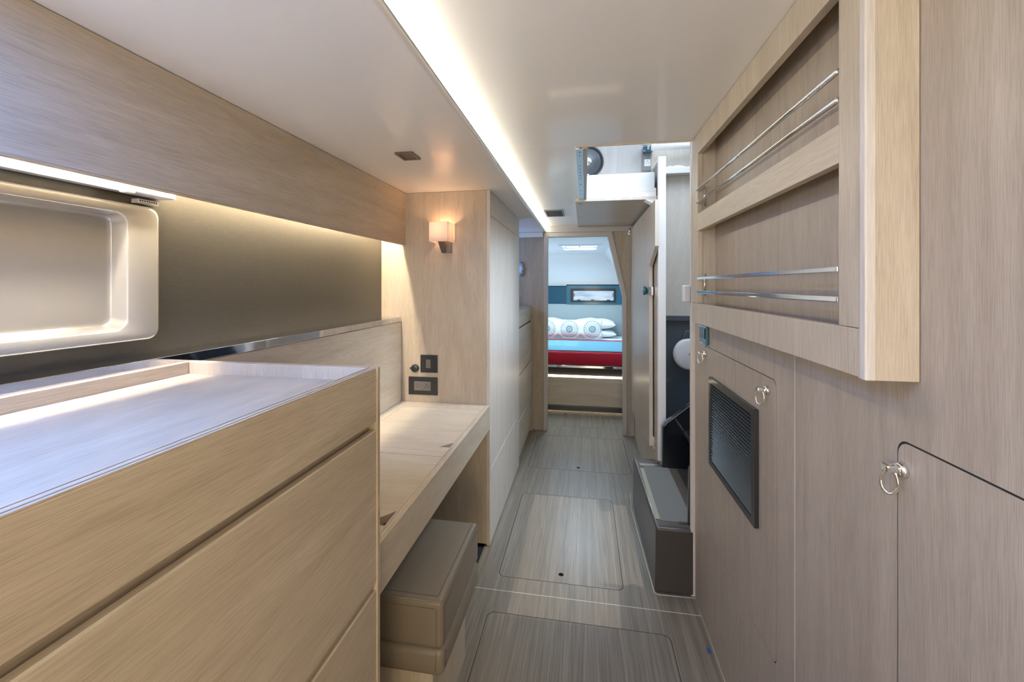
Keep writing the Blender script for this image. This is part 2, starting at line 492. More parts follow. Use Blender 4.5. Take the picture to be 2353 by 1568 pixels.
struct('window_4', PRISM('z', rrect(-0.95, -0.53, -0.11, 0.31, 0.04), CL - 0.012, CL - 0.0004, [rrect(-0.92, -0.56, -0.08, 0.28, 0.03)]), 'gelcoat_white')
# ---- LED cove along the edge of the lowered ceiling
t = thing('cove_light', 'long glowing white LED strip running down the ceiling to the cabin doorway', 'strip light', (-0.363, 1.2, CL + 0.02))
link('diffuser', PRISM('y', [(-0.3675, CL + 0.0165), (-0.3675, CL + 0.040), (-0.361, CL + 0.036), (-0.361, CL + 0.020)], -1.6, 4.03), 'led_cove', t)
link('profile', PRISM('y', [(-0.368, CL + 0.013), (-0.368, CL + 0.0158), (-0.3655, CL + 0.0158), (-0.3655, CL + 0.013)], -1.6, 4.03), 'aluminium', t)

# ---- left wall, metallic laminate, with the cut-out for the moulded recess
NICHE = (0.10, 0.842, 1.294, 1.577)
struct('wall_left', PRISM('x', [(-1.7, 0.0), (4.075, 0.0), (4.075, CL), (-1.7, CL)], XL - 0.02, XL, [rrect(0.05, 0.90, 1.275, 1.59, 0.03)]), 'metal_laminate')
struct('wall_left_outer', BOX(XL - 0.14, XL - 0.12, -1.7, 4.075, -0.02, 2.0), 'gelcoat_white')
def added_port(n, y0, y1, z0, z1):  # made-up window frame around an added fill light
    struct(n, PRISM('x', rrect(y0, y1, z0, z1, 0.04), XL, XL + 0.018, [rrect(y0 + .03, y1 - .03, z0 + .03, z1 - .03, 0.03)]), 'black_plastic')
added_port('added_window_fore', 3.41, 3.89, 1.41, 1.71)  # invented frame for the blue fill, out of sight
added_port('added_window_aft', -1.38, -0.32, 1.26, 1.62)  # invented frame for the left side fill, behind the camera
# aft bulkhead with a made-up window opening for the aft fill
struct('wall_back', PRISM('y', [(-1.3, -0.02), (0.62, -0.02), (0.62, 2.01), (-1.3, 2.01)], -1.72, -1.70, [rrect(-0.8, 0.1, 1.35, 1.88, 0.05)]), 'wall_oak_z')
# right wall
BIG = rrect(-0.2, 0.757, 0.30, 1.156, 0.022)
VH = rrect(1.186, 1.841, 0.412, 1.152, 0.02)
def offs(poly, d):
    cx = sum(p[0] for p in poly) / len(poly); cy = sum(p[1] for p in poly) / len(poly)
    return [(p[0] + math.copysign(d, p[0] - cx), p[1] + math.copysign(d, p[1] - cy)) for p in poly]
bm = bmesh.new()
bm_prism(bm, 'x', [(-1.7, 0.0), (1.0868, 0.0), (1.0868, 1.999), (-1.7, 1.999)], XR, XR + 0.02, [offs(BIG, 0.0030)])
bm_prism(bm, 'x', [(1.0885, 0.0), (1.99, 0.0), (1.99, CZ), (1.0885, CZ)], XR, XR + 0.02, [offs(VH, 0.0024)])
struct('wall_right', bm, 'wall_oak_z')
bm = bmesh.new()
bm_box(bm, XR + 0.0205, XR + 0.03, -1.7, 1.99, 0.0, CZ)
struct('trim_4', bm, 'dark_gap')
struct('trim_5', BOX(XR - 0.0006, XR + 0.02, 1.0869, 1.0884, 0.0, 1.99, bev=0), 'seam_white')
struct('trim_6', BOX(0.472, XR + 0.03, 1.9905, 2.012, 0.0, 2.35, bev=0.003), 'oak_pale_z')
# forward bulkhead round the doorway
DOOR = [(-0.352, 0.0), (-0.348, 1.870), (0.212, 1.868), (0.352, 1.294), (0.352, 0.0)]
outer = [(-1.6, 0.0), (-0.352, 0.0), (-0.348, 1.870), (0.212, 1.868), (0.352, 1.294), (0.352, 0.0), (1.3, 0.0), (1.3, 2.6), (-1.6, 2.6)]
struct('wall_front', PRISM('y', outer, YB + 0.012, YB + 0.042), 'wall_oak_z')
FR = [(-0.352, 0.0), (-0.348, 1.870), (0.212, 1.868), (0.352, 1.294), (0.352, 0.0), (0.390, 0.0), (0.390, 1.297), (0.255, 1.910), (-0.388, 1.912), (-0.392, 0.0)]
f = struct('door_1', PRISM('y', FR, YB - 0.012, YB + 0.06), 'greige_paint')
bevel_mod(f, 0.003, 2)
struct('trim_7', PRISM('y', [(-0.40, 1.914), (0.47, 1.908), (0.47, CZ), (-0.40, CZ)], YB - 0.016, YB + 0.012), 'greige_paint')
struct('trim_8', BOX(-1.12, -0.392, YB - 0.03, YB + 0.011, 1.870, CL - 0.0008, bev=0.004), 'ceiling_white')

# ================================================================= NEAR CHEST OF DRAWERS
def chest(name, label, y0, y1, xf, xb, zt, group, near):
    """tray-topped chest: y0..y1 along the passage, front face at x = xf"""
    t = thing(name, label, 'chest of drawers', ((xf + xb) / 2, (y0 + y1) / 2, 0), group=group)
    zt2 = zt - 0.030
    link('tray_top', BOX(xb + 0.016, xf - 0.0215, y0, y1 - 0.0215, zt2 - 0.02, zt2, bev=0.0008), 'oak_y', t)
    link('rim', BOX(xb, xb + 0.0155, y0, y1 - 0.022, zt2 - 0.02, zt, bev=0.0015), 'oak_y', t)
    link('rim', BOX(xb, xf - 0.021, y1 - 0.021, y1, zt2 - 0.02, zt, bev=0.0015), 'oak_z', t)
    # front fascia with the laminated lip on top
    link('fascia', BOX(xf - 0.021, xf, y0, y1 - 0.0125, zt - 0.1265, zt - 0.0035, bev=0.001), 'oak_y', t)
    bm = bmesh.new()
    for k in range(4):
        x = xf - 0.021 + k * 0.0053
        bm_box(bm, x, x + 0.0047, y0, y1 - 0.0125, zt - 0.0034, zt - (0.0 if k % 2 == 0 else 0.0009), bev=0.0003, seg=1)
    link('lip', bm, 'edge_ply', t)
    # end panel
    link('end_panel', BOX(xb + 0.001, xf + 0.0025, y1 - 0.012, y1 - 0.0003 if near else y1, 0.0, zt - 0.0305, bev=0.001), 'oak_z', t)
    bm = BOX(xf - 0.0195, xf + 0.003, y1 - 0.012, y1, zt - 0.0302, zt - 0.0005, bev=0.001)
    bm_box(bm, xf + 0.0026, xf + 0.0036, y1 - 0.012, y1 - 0.001, 0.0, zt - 0.0005, bev=0.0003, seg=1)
    link('edge_band', bm, 'edge_ply', t)
    zs = [zt - 0.1465, zt - 0.522, zt - 0.868, 0.02 if near else 0.045]
    for a, b in zip(zs, zs[1:]):
        fr = PRISM('y', [(xf, b + 0.020), (xf, a - 0.002), (xf - 0.003, a), (xf - 0.014, a), (xf - 0.014, b + 0.004), (xf - 0.006, b + 0.004)], y0, y1 - 0.0128)
        link('drawer_front', fr, 'oak_y', t)
    link('carcass', BOX(xb + 0.02, xf - 0.0215, y0, y1 - 0.0135, 0.0, zt2 - 0.022, bev=0), 'oak_y', t)
    return t
chest('chest_of_drawers', 'large pale oak chest of drawers with tray top in the left foreground', -1.2, 0.925, -0.482, -1.003, 1.2075, 'oak chests with tray tops', True)
chest('chest_of_drawers', 'small pale oak chest of drawers between tall wardrobe and cabin doorway', 3.215, 4.02, -0.502, -1.10, 1.204, 'oak chests with tray tops', False)

# ================================================================= DESK
DZ = 0.758
t = thing('writing_desk', 'pale oak built-in desk with lift-up lids between the chest and the wardrobe', 'desk', (-0.75, 1.56, 0))
Y0, Y1 = 0.930, 2.185
lid_y = [(Y0, 1.066), (1.0685, 1.4965), (1.4990, Y1 - 0.0)]
def lid(y0, y1, notch):
    x0, x1 = -0.951, -0.5265
    pts = [(x0, y0), (x1, y0)]
    if notch:
        pts = [(x0, y0), (x1, y0), (x1, notch[0]), (x1 - notch[2], notch[0]), (x1, notch[1])]
    pts += [(x1, y1), (x0, y1)]
    return PRISM('z', pts, DZ - 0.022, DZ)
link('desktop', BOX(-0.951, -0.5265, Y0, 1.0425, DZ - 0.022, DZ, bev=0), 'oak_x', t)
link('lid', lid(1.0445, 1.4965, (1.0435, 1.118, 0.058)), 'oak_x', t)
link('lid', lid(1.4992, 2.0985, (1.590, 1.642, 0.045)), 'oak_x', t)
link('desktop', PRISM('z', [(-0.951, 2.1005), (-0.5265, 2.1005), (-0.5265, Y1), (-1.0, Y1), (-1.0, Y0), (-0.952, Y0), (-0.952, 2.1005)], DZ - 0.022, DZ), 'oak_y', t)
link('compartment', BOX(-0.98, -0.53, Y0, Y1, 0.634, DZ - 0.045, bev=0), 'oak_y', t)
link('front_rail', BOX(-0.517, -0.500, Y0, Y1, 0.632, DZ + 0.0008, bev=0.0008), 'oak_y', t)
bm = bmesh.new()
for k in range(4):
    x = -0.526 + k * 0.0062
    bm_box(bm, x, x + 0.0056, Y0, Y1, DZ - 0.018, DZ + (0.0016 if k % 2 == 0 else 0.0007), bev=0.0003, seg=1)
link('rail_lip', bm, 'edge_ply', t)
link('back_panel', BOX(-1.020, -1.005, Y0, Y1, DZ - 0.03, 1.1985, bev=0.0005), 'oak_y', t)
link('leg_panel', BOX(-1.0, -0.60, Y0, Y0 + 0.016, 0.0, 0.632, bev=0.0005), 'oak_z', t)
struct('trim_9', BOX(-1.024, -1.003, -1.2, Y1, 1.2005, 1.2275, bev=0.0012), 'mirror_steel')
struct('trim_10', BOX(XL, -1.0245, -1.2, Y1, 1.205, 1.2245, bev=0.0005), 'mirror_steel')
struct('wall_left_lower', BOX(XL, -1.0255, -1.2, Y1, 0.0, 1.2, bev=0), 'oak_y')
struct('trim_11', BOX(-1.02, -0.531, -1.2, Y1, -0.018, -0.004, bev=0), 'dark_gap')

# ================================================================= WARDROBE
t = thing('wardrobe', 'tall pale oak wardrobe with two narrow doors carrying the wall lamp', 'wardrobe', (-0.8, 2.7, 0))
WY0, WY1, WX = 2.188, 3.205, -0.5
link('side_panel', BOX(XL + 0.0005, WX - 0.0185, WY0, WY0 + 0.018, 0.012, CL - 0.001, bev=0.0008), 'oak_z', t)
link('edge_band', BOX(WX - 0.018, WX, WY0, WY0 + 0.0045, 0.004, CL - 0.001, bev=0.0006), 'oak_pale_z', t)
def fr(y0, y1, z0, z1, nm='door'):
    return link(nm, BOX(WX - 0.018, WX, y0, y1, z0, z1, bev=0.001), 'oak_pale_z', t)
fr(WY0 + 0.006, 2.689, 0.409, 1.778); fr(2.694, WY1, 0.409, 1.778)
fr(WY0 + 0.006, WY1, 1.7805, CL - 0.001, 'top_fascia')
fr(WY0 + 0.006, WY1, 0.006, 0.405, 'base_panel')
link('carcass', BOX(XL + 0.001, WX - 0.0195, WY0 + 0.019, WY1, 0.03, CL - 0.002, bev=0), 'dark_gap', t)

# ================================================================= OVERHEAD FASCIA + LED
t = thing('overhead_cabinet', 'long oak overhead panel below the ceiling above the metallic wall', 'overhead cabinet', (-1.0, 0.7, 1.625))
link('front_panel', BOX(-0.998, -0.980, -1.65, WY0 - 0.0005, 1.6275, CL - 0.002, bev=0.0008), 'oak_y', t)
link('bottom_edge', BOX(-0.9985, -0.9795, -1.65, WY0 - 0.0005, 1.6245, 1.6273, bev=0.0006), 'edge_ply', t)
link('bottom_board', BOX(XL + 0.001, -0.999, -1.65, WY0 - 0.0005, 1.765, 1.78, bev=0), 'oak_y', t)
t = thing('under_cabinet_light', 'hidden warm LED strip behind the overhead oak panel lighting the wall', 'strip light', (-1.03, 0.7, 1.755))
link('strip', BOX(-1.032, -1.020, -1.6, WY0 - 0.03, 1.757, 1.7645, bev=0), 'led_warm', t)

t = thing('batten_light', 'white tube batten light tucked under the overhead panel above the moulded recess', 'tube light', (-1.09, 0.4, 1.62))
link('housing', BOX(-1.123, -1.085, -0.5, 0.945, 1.628, 1.648, bev=0.004, seg=3), 'white_plastic', t)
bm = TUBE([(-1.078, -0.48, 1.634), (-1.078, 0.815, 1.634)], 0.009, 14)
link('tube', bm, 'led_tube', t)
bm = bmesh.new(); bm_box(bm, -1.090, -1.066, 0.817, 0.838, 1.622, 1.647, bev=0.003)
link('clip', bm, 'white_plastic', t)
link('end_cap', BOX(-1.088, -1.069, 0.8385, 0.942, 1.627, 1.643, bev=0.003), 'white_plastic', t)
s = link('sticker', BOX(-1.1238, -1.104, 0.872, 0.925, 1.6085, 1.6195, bev=0.0006), 'paper_sticker', t)
bm = bmesh.new()
for k in range(8):
    bm_box(bm, -1.1042, -1.1036, 0.876 + k * 0.0058, 0.8795 + k * 0.0058, 1.614, 1.6175, bev=0)
bm_box(bm, -1.1042, -1.1036, 0.877, 0.905, 1.6103, 1.6112, bev=0)
link('printing', bm, 'dark_gap', s)

# moulded gelcoat recess
REC = -1.147
def loop_pts(y0, y1, z0, z1, r, x):
    return [Vector((x, a, b)) for a, b in rrect(y0, y1, z0, z1, r, 8)]
bm = bmesh.new()
specs = [(0.02, 0.925, 1.262, 1.603, 0.026, XL + 0.0005), (0.02, 0.925, 1.262, 1.603, 0.026, -1.108), (0.0225, 0.9225, 1.2645, 1.6005, 0.026, -1.102),
         (0.028, 0.917, 1.27, 1.595, 0.024, -1.1), (0.096, 0.850, 1.288, 1.580, 0.028, -1.1), (0.101, 0.846, 1.293, 1.576, 0.024, -1.105),
         (0.106, 0.842, 1.301, 1.571, 0.022, REC + 0.006), (0.110, 0.838, 1.305, 1.567, 0.020, REC + 0.0015), (0.116, 0.832, 1.311, 1.561, 0.016, REC)]
rings = []
for (a, b, c_, d_, r, x) in specs:
    rings.append([bm.verts.new(v) for v in loop_pts(a, b, c_, d_, r, x)])
for A, B in zip(rings, rings[1:]):
    for k in range(len(A)):
        j = (k + 1) % len(A); bm.faces.new((A[k], A[j], B[j], B[k]))
bm.faces.new(rings[-1])
bmesh.ops.recalc_face_normals(bm, faces=bm.faces)
single('moulded_recess', bm, 'niche_gelcoat', 'glossy beige moulded panel with a recessed centre on the left metallic wall', 'moulded panel', smooth=True)

# ================================================================= WARDROBE SIDE FITTINGS
WS = WY0 - 0.0005
t = thing('wall_lamp', 'small square wall lamp with glowing parchment shade on the wardrobe side', 'wall lamp', (-0.75, WS, 1.60))
sx0, sx1, sy0, szb, szt = -0.803, -0.700, 2.082, 1.632, 1.735
bm = bmesh.new()
w_ = 0.0025
for (a, b, c_, d_) in ((sx0, sx1, sy0, sy0 + w_), (sx0, sx0 + w_, sy0 + w_, WS - 0.004), (sx1 - w_, sx1, sy0 + w_, WS - 0.004)):
    bm_box(bm, a, b, c_, d_, szb, szt, bev=0.0004, seg=1)
link('lamp_shade', bm, 'lamp_shade', t)
link('backplate', BOX(-0.765, -0.712, WS - 0.012, WS, 1.578, 1.66, bev=0.002), 'bronze', t)
link('arm', PRISM('x', [(WS - 0.012, 1.58), (WS - 0.012, 1.625), (2.115, 1.660), (2.10, 1.652), (2.15, 1.60)], -0.766, -0.742), 'lamp_brown', t)
link('bulb', LATHE('z', (-0.752, 2.135), [(0, 1.652), (0.012, 1.655), (0.014, 1.675), (0.010, 1.692), (0, 1.697)], 20), 'bulb', t)
d = bpy.data.lights.new('lamp_glow', 'POINT'); d.energy = 0.42; d.color = (1.0, 0.58, 0.32); d.shadow_soft_size = 0.012
o = bpy.data.objects.new('lamp_glow', d); o.location = (-0.752, 2.135, 1.705); COL.objects.link(o)

t = thing('light_switch', 'square black light switch plate on the wardrobe side above the desk', 'light switch', (-0.841, WS, 0.923))
link('plate', BOX(-0.890, -0.792, WS - 0.009, WS, 0.923, 1.020, bev=0.002), 'black_plastic', t)
link('rocker', BOX(-0.856, -0.830, WS - 0.0125, WS - 0.0092, 0.948, 0.996, bev=0.001), 'switch_grey', t)

def socket_face(t, x0, z0, w, h, yf, mat='switch_grey', scale=1.0):
    s_ = link('socket_module', BOX(x0, x0 + w, yf - 0.003, yf - 0.0002, z0, z0 + h, bev=0.0008), mat, t)
    cx, cz = x0 + w / 2, z0 + h / 2
    bm = bmesh.new()
    for dx in (-0.0075, 0.0075):
        bm_box(bm, cx + (dx - 0.001) * scale, cx + (dx + 0.001) * scale, yf - 0.0036, yf - 0.0029, cz - 0.007 * scale, cz + 0.001 * scale, bev=0)
    bm_disc(bm, 'y', (cx, cz + 0.010 * scale), 0.0026 * scale, yf - 0.0036, yf - 0.0029, 14)
    link('socket_hole', bm, 'dark_gap', s_)
t = thing('power_socket', 'wide black double power socket on the wardrobe side just above the desk', 'power socket', (-0.876, WS, 0.80))
link('plate', BOX(-0.959, -0.792, WS - 0.009, WS, 0.800, 0.898, bev=0.002), 'black_plastic', t)
socket_face(t, -0.925, 0.824, 0.048, 0.050, WS - 0.009)
socket_face(t, -0.8765, 0.824, 0.048, 0.050, WS - 0.009)
t = thing('coat_knob', 'small round black knob left of the black light switch', 'knob', (-0.923, WS, 0.93))
link('knob', LATHE('y', (-0.922, 0.945), [(0.0, WS - 0.016), (0.017, WS - 0.016), (0.021, WS - 0.012), (0.021, WS), (0, WS)], 32), 'black_plastic', t)
link('tab', BOX(-0.950, -0.938, WS - 0.012, WS, 0.939, 0.950, bev=0.002), 'black_plastic', t)

# ================================================================= OTTOMAN
t = thing('ottoman', 'taupe leather box stool pushed under the oak desk', 'stool', (-0.66, 1.36, 0))
def cushion(x0, x1, y0, y1, z0, z1, r, puff):
    bm = bmesh.new()
    bm_box(bm, x0, x1, y0, y1, z0, z1, bev=r, seg=4)
    bmesh.ops.subdivide_edges(bm, edges=[e for e in bm.edges if e.calc_length() > 0.05], cuts=10, use_grid_fill=True)
    cx, cy, cz = (x0 + x1) / 2, (y0 + y1) / 2, (z0 + z1) / 2
    for v in bm.verts:
        u = (v.co.x - cx) / (x1 - x0) * 2; w = (v.co.y - cy) / (y1 - y0) * 2; q = (v.co.z - cz) / (z1 - z0) * 2
        if abs(u) > .97: v.co.x += math.copysign(puff * (1 - w * w) * (1 - q * q), u)
        if abs(w) > .97: v.co.y += math.copysign(puff * (1 - u * u) * (1 - q * q), w)
        if q > .97: v.co.z += puff * 1.2 * (1 - u * u) * (1 - w * w)
    return bm
OX0, OX1, OY0, OY1 = -0.90, -0.405, 1.155, 1.572
c1 = link('seat_cushion', cushion(OX0, OX1, OY0, OY1, 0.342, 0.484, 0.014, 0.004), 'leather_taupe', t, smooth=True)
c2 = link('lower_cushion', cushion(OX0, OX1 + 0.002, OY0 - 0.001, OY1, 0.262, 0.3415, 0.018, 0.006), 'leather_taupe', t, smooth=True)
link('base', BOX(OX0 + 0.03, OX1 - 0.040, OY0 + 0.03, OY1 - 0.045, 0.0, 0.2618, bev=0.001), 'oak_z', t)
def addst(a, b, nseg, parent):
    a, b = Vector(a), Vector(b); bm = bmesh.new()
    for k in range(nseg):
        bm_tube(bm, [a.lerp(b, (k + .2) / nseg), a.lerp(b, (k + .75) / nseg)], 0.0009, 5)
    link('stitching', bm, 'stitch', parent)
addst((OX1 - 0.020, OY0 + 0.02, 0.4850), (OX1 - 0.020, OY1 - 0.02, 0.4850), 60, c1)
addst((OX1 + 0.0012, OY0 + 0.02, 0.463), (OX1 + 0.0012, OY1 - 0.02, 0.463), 60, c1)
addst((OX0 + 0.02, OY0 + 0.020, 0.4850), (OX1 - 0.02, OY0 + 0.020, 0.4850), 70, c1)
addst((OX0 + 0.02, OY0 - 0.0012, 0.463), (OX1 - 0.02, OY0 - 0.0012, 0.463), 70, c1)
addst((OX1 - 0.018, OY0 - 0.0006, 0.352), (OX1 - 0.018, OY0 - 0.0006, 0.462), 20, c1)
addst((OX1 + 0.0006, OY0 + 0.016, 0.352), (OX1 + 0.0006, OY0 + 0.016, 0.462), 20, c1)
addst((OX1 - 0.020, OY0 - 0.0022, 0.282), (OX1 - 0.018, OY0 - 0.0015, 0.335), 10, c2)
addst((OX1 + 0.0036, OY0 + 0.02, 0.282), (OX1 + 0.0030, OY0 + 0.018, 0.335), 10, c2)
bm = bmesh.new()
bm_tube(bm, [(OX0 + .02, OY0 + 0.0035, 0.4805), (OX1 - 0.0035, OY0 + 0.0035, 0.4805), (OX1 - 0.0035, OY1 - .02, 0.4805)], 0.0022, 6)
link('seam', bm, 'leather_taupe', c1)

# ================================================================= CEILING FITTINGS
def square_light(x0, x1, y0, y1, z, label, rim, lens):
    t = thing('ceiling_fitting', label, 'ceiling light', ((x0 + x1) / 2, (y0 + y1) / 2, z), group='square ceiling fittings')
    link('frame', PRISM('z', rrect(x0, x1, y0, y1, 0.004), z - 0.007, z, [rrect(x0 + .012, x1 - .012, y0 + .012, y1 - .012, 0.003)]), rim, t)
    link('lens', PRISM('z', rrect(x0 + .0125, x1 - .0125, y0 + .0125, y1 - .0125, 0.002), z - 0.004, z), lens, t)
square_light(-0.722, -0.650, 1.508, 1.598, CL, 'square bronze ceiling light above the desk near the wall lamp', 'bronze', 'lamp_brown')
square_light(-0.305, -0.158, 3.16, 3.45, CZ, 'dark square ceiling fitting beside the glowing strip before the cabin doorway', 'socket_grey', 'dark_gap')

# wall ornament peeking out past the wardrobe
t = thing('wall_ornament', 'small blue and white glass ornament peeking out beside the tall wardrobe', 'ornament', (-0.63, YB + 0.011, 1.48))
bm = bmesh.new()
for k in range(9):
    a = 2 * PI * k / 9
    r_ = bmesh.ops.create_icosphere(bm, subdivisions=1, radius=0.019)
    for v in r_['verts']: v.co = Vector((v.co.x * .7 - 0.625 + 0.030 * math.cos(a), v.co.y * .5 + YB - 0.008, v.co.z + 1.565 + 0.056 * math.sin(a)))
link('petals', bm, 'glass_blue', t)
link('backplate', DISC('y', (-0.625, 1.565), 0.035, YB - 0.002, YB + 0.011, ry=0.055), 'white_plastic', t)

# ================================================================= WALL SHELF ON THE RIGHT
SX = 0.42; SY0, SY1 = 0.726, 1.754; SZ0 = 1.257; SZ1 = CZ - 0.001
t = thing('wall_shelf', 'two-tier oak wall shelf with chrome guard rails high on the right wall', 'shelf', (0.45, 1.24, SZ0))
OY_0, OY_1 = 0.784, 1.670
link('stile', BOX(SX, SX + 0.018, OY_1, SY1, SZ0 + 0.077, SZ1, bev=0.001), 'oak_z', t)
link('stile', BOX(SX, SX + 0.018, SY0 + 0.004, OY_0, SZ0 + 0.077, SZ1, bev=0.001), 'oak_z', t)
link('rail', BOX(SX, SX + 0.018, SY0 + 0.004, SY1, SZ0 + 0.001, SZ0 + 0.0762, bev=0.001), 'oak_z', t)
link('rail', BOX(SX, SX + 0.018, OY_0 + 0.0003, OY_1 - 0.0003, 1.898, SZ1, bev=0.001), 'oak_z', t)
link('rail', BOX(SX, SX + 0.018, OY_0 + 0.0003, OY_1 - 0.0003, 1.606, 1.671, bev=0.001), 'oak_y', t)
link('shelf_board', BOX(SX + 0.0183, XR - 0.001, SY0 + 0.02, SY1 - 0.02, 1.640, 1.655, bev=0.0005), 'oak_y', t)
link('bottom_board', BOX(SX + 0.0183, XR - 0.001, SY0 + 0.02, SY1 - 0.02, SZ0 + 0.001, SZ0 + 0.016, bev=0.0005), 'oak_y', t)
link('end_panel', BOX(SX - 0.002, XR - 0.001, SY0 - 0.014, SY0 + 0.0037, SZ0, SZ1, bev=0.001), 'oak_z', t)
link('end_panel', BOX(SX + 0.0183, XR - 0.001, OY_1 + 0.004, SY1, SZ0 + 0.001, SZ1, bev=0.001), 'oak_z', t)
link('edge_band', BOX(SX - 0.003, SX + 0.012, SY0 - 0.0145, SY0 - 0.0005, SZ0 - 0.0005, SZ1, bev=0.002), 'oak_pale_z', t)
link('back_panel', BOX(XR - 0.0055, XR - 0.001, SY0 + 0.02, OY_1 + 0.003, SZ0 + 0.017, SZ1, bev=0), 'wall_oak_z', t)
for z in (1.760, 1.712):
    g = link('guard_rail', TUBE([(SX - 0.001, OY_0, z), (SX - 0.001, OY_1 - 0.002, z)], 0.0048, 14), 'chrome', t)
link('rail_bracket', TUBE([(SX + 0.022, OY_1 - 0.01, 1.697), (SX + 0.022, OY_1 - 0.01, 1.773)], 0.003, 8), 'chrome', t)
for z in (1.428, 1.377):
    link('guard_rail', BOX(SX - 0.003, SX + 0.001, OY_0, OY_1 - 0.002, z - 0.005, z + 0.005, bev=0.0015), 'chrome', t)
link('rail_bracket', TUBE([(SX + 0.022, OY_1 - 0.01, 1.363), (SX + 0.022, OY_1 - 0.01, 1.446)], 0.003, 8), 'chrome', t)

# ================================================================= ACCESS PANELS
def latch(parent, y, z, s=1.0):
    x = XR
    b = link('latch', LATHE_X(y, z, s), 'chrome', parent)
    bm = bmesh.new()
    # swivel boss
    bm_box(bm, x - 0.030 * s, x - 0.010 * s, y - 0.009 * s, y + 0.009 * s, z - 0.004 * s, z + 0.009 * s, bev=0.0035 * s)
    link('boss', bm, 'chrome', b)
    pts = []
    for k in range(20):
        a = 2 * PI * k / 20
        rx = 0.0125 * s * (0.86 - 0.14 * math.sin(a)); rz = 0.021 * s
        pts.append((x - 0.021 * s + 0.75 * rx * math.cos(a), y - 0.66 * rx * math.cos(a), z - 0.019 * s + rz * math.sin(a)))
    link('pull_ring', TUBE(pts, 0.0022 * s, 8, closed=True), 'chrome', b)
def LATHE_X(y, z, s):
    return bm_lathe(bmesh.new(), 'x', (y, z), [(0.0, XR - 0.0105 * s), (0.010 * s, XR - 0.0105 * s), (0.0125 * s, XR - 0.006 * s), (0.013 * s, XR), (0, XR)], 28)

t = thing('access_panel', 'oak access panel with black louvred vent and two ring latches', 'access panel', (XR, 1.51, 0.412))
link('panel', PRISM('x', VH, XR - 0.0003, XR + 0.018), 'wall_oak_z', t)
link('gap_shade', PRISM('x', offs(VH, 0.0022), XR + 0.0008, XR + 0.012, [offs(VH, 0.0001)]), 'dark_gap', t)  # dark ring standing in for shade in the panel gap
VY0, VY1, VZ0, VZ1 = 1.293, 1.739, 0.706, 1.046
g = link('vent_frame', PRISM('x', rrect(VY0, VY1, VZ0, VZ1, 0.004), XR - 0.012, XR - 0.0004, [rrect(VY0 + .026, VY1 - .022, VZ0 + .022, VZ1 - .022, 0.003)]), 'black_plastic', t)
link('mesh_back', BOX(XR - 0.0018, XR - 0.0005, VY0 + .02, VY1 - .02, VZ0 + .02, VZ1 - .02, bev=0), 'dark_gap', g)
n_s = 26
for k in range(n_s):
    z = VZ0 + 0.024 + (VZ1 - VZ0 - 0.048) * (k + .5) / n_s
    link('slat', PRISM('y', [(XR - 0.0116, z - 0.0038), (XR - 0.0104, z - 0.0050), (XR - 0.0021, z + 0.0002), (XR - 0.0030, z + 0.0016)], VY0 + 0.0262, VY1 - 0.0222), 'vent_plastic', g)
latch(t, 1.232, 1.117); latch(t, 1.823, 1.120)
t = thing('access_panel', 'large oak access panel with one ring latch at the right photo edge', 'access panel', (XR, 0.3, 0.30))
link('panel', PRISM('x', BIG, XR - 0.0003, XR + 0.018), 'wall_oak_z', t)
link('gap_shade', PRISM('x', offs(BIG, 0.0028), XR + 0.0008, XR + 0.012, [offs(BIG, 0.0001)]), 'dark_gap', t)  # gap shade put in as a dark ring
latch(t, 0.745, 1.113, 0.95)

t = thing('switch_plate', 'small dark teal triple rocker switch under the far end of the wall shelf', 'light switch', (XR, 1.83, 1.155))
link('plate', BOX(XR - 0.012, XR, 1.775, 1.875, 1.162, 1.236, bev=0.003), 'teal_plastic', t)
for k in range(3):
    link('rocker', BOX(XR - 0.0155, XR - 0.0122, 1.787 + k * 0.027, 1.810 + k * 0.027, 1.185, 1.228, bev=0.0015), 'vent_plastic', t)

o = single('debris_chip', BOX(0.463, 0.477, 1.696, 1.716, 0.0, 0.004, bev=0.001), 'blue_plastic', 'tiny blue chip lying on the floor beside the right wall', 'debris')
bevel_mod(o, 0.001, 2)

# ================================================================= STEP AND STAIRWELL
t = thing('moulded_step', 'grey-brown moulded fibreglass step with anti-slip top below the stair opening', 'step', (0.45, 2.35, 0))
outl = [(0.317, 1.987), (0.4885, 1.9895), (0.4885, 2.014), (1.195, 2.014), (1.195, 2.70), (0.447, 2.700), (0.447, 2.775), (0.305, 2.775)]
bm = bmesh.new()
bm_prism(bm, 'z', outl, 0.0, 0.298)
for v in bm.verts:
    if v.co.z > 0.1 and v.co.x < 0.4: v.co.x += 0.004
body = link('body', bm, 'fibreglass_brown', t)
bevel_mod(body, 0.016, 4, 40)
link('tread_pad', PRISM('z', rrect(0.352, 0.50, 2.05, 2.66, 0.006), 0.2982, 0.2992), 'antislip', t)
link('nosing_strip', PRISM('z', [(0.330, 2.06), (0.352, 2.06), (0.352, 2.62), (0.330, 2.62)], 0.2986, 0.2997), 'antislip_pale', t)
link('nosing_strip', PRISM('z', [(0.335, 2.655), (0.445, 2.668), (0.445, 2.690), (0.335, 2.690)], 0.2986, 0.2997), 'antislip_pale', t)

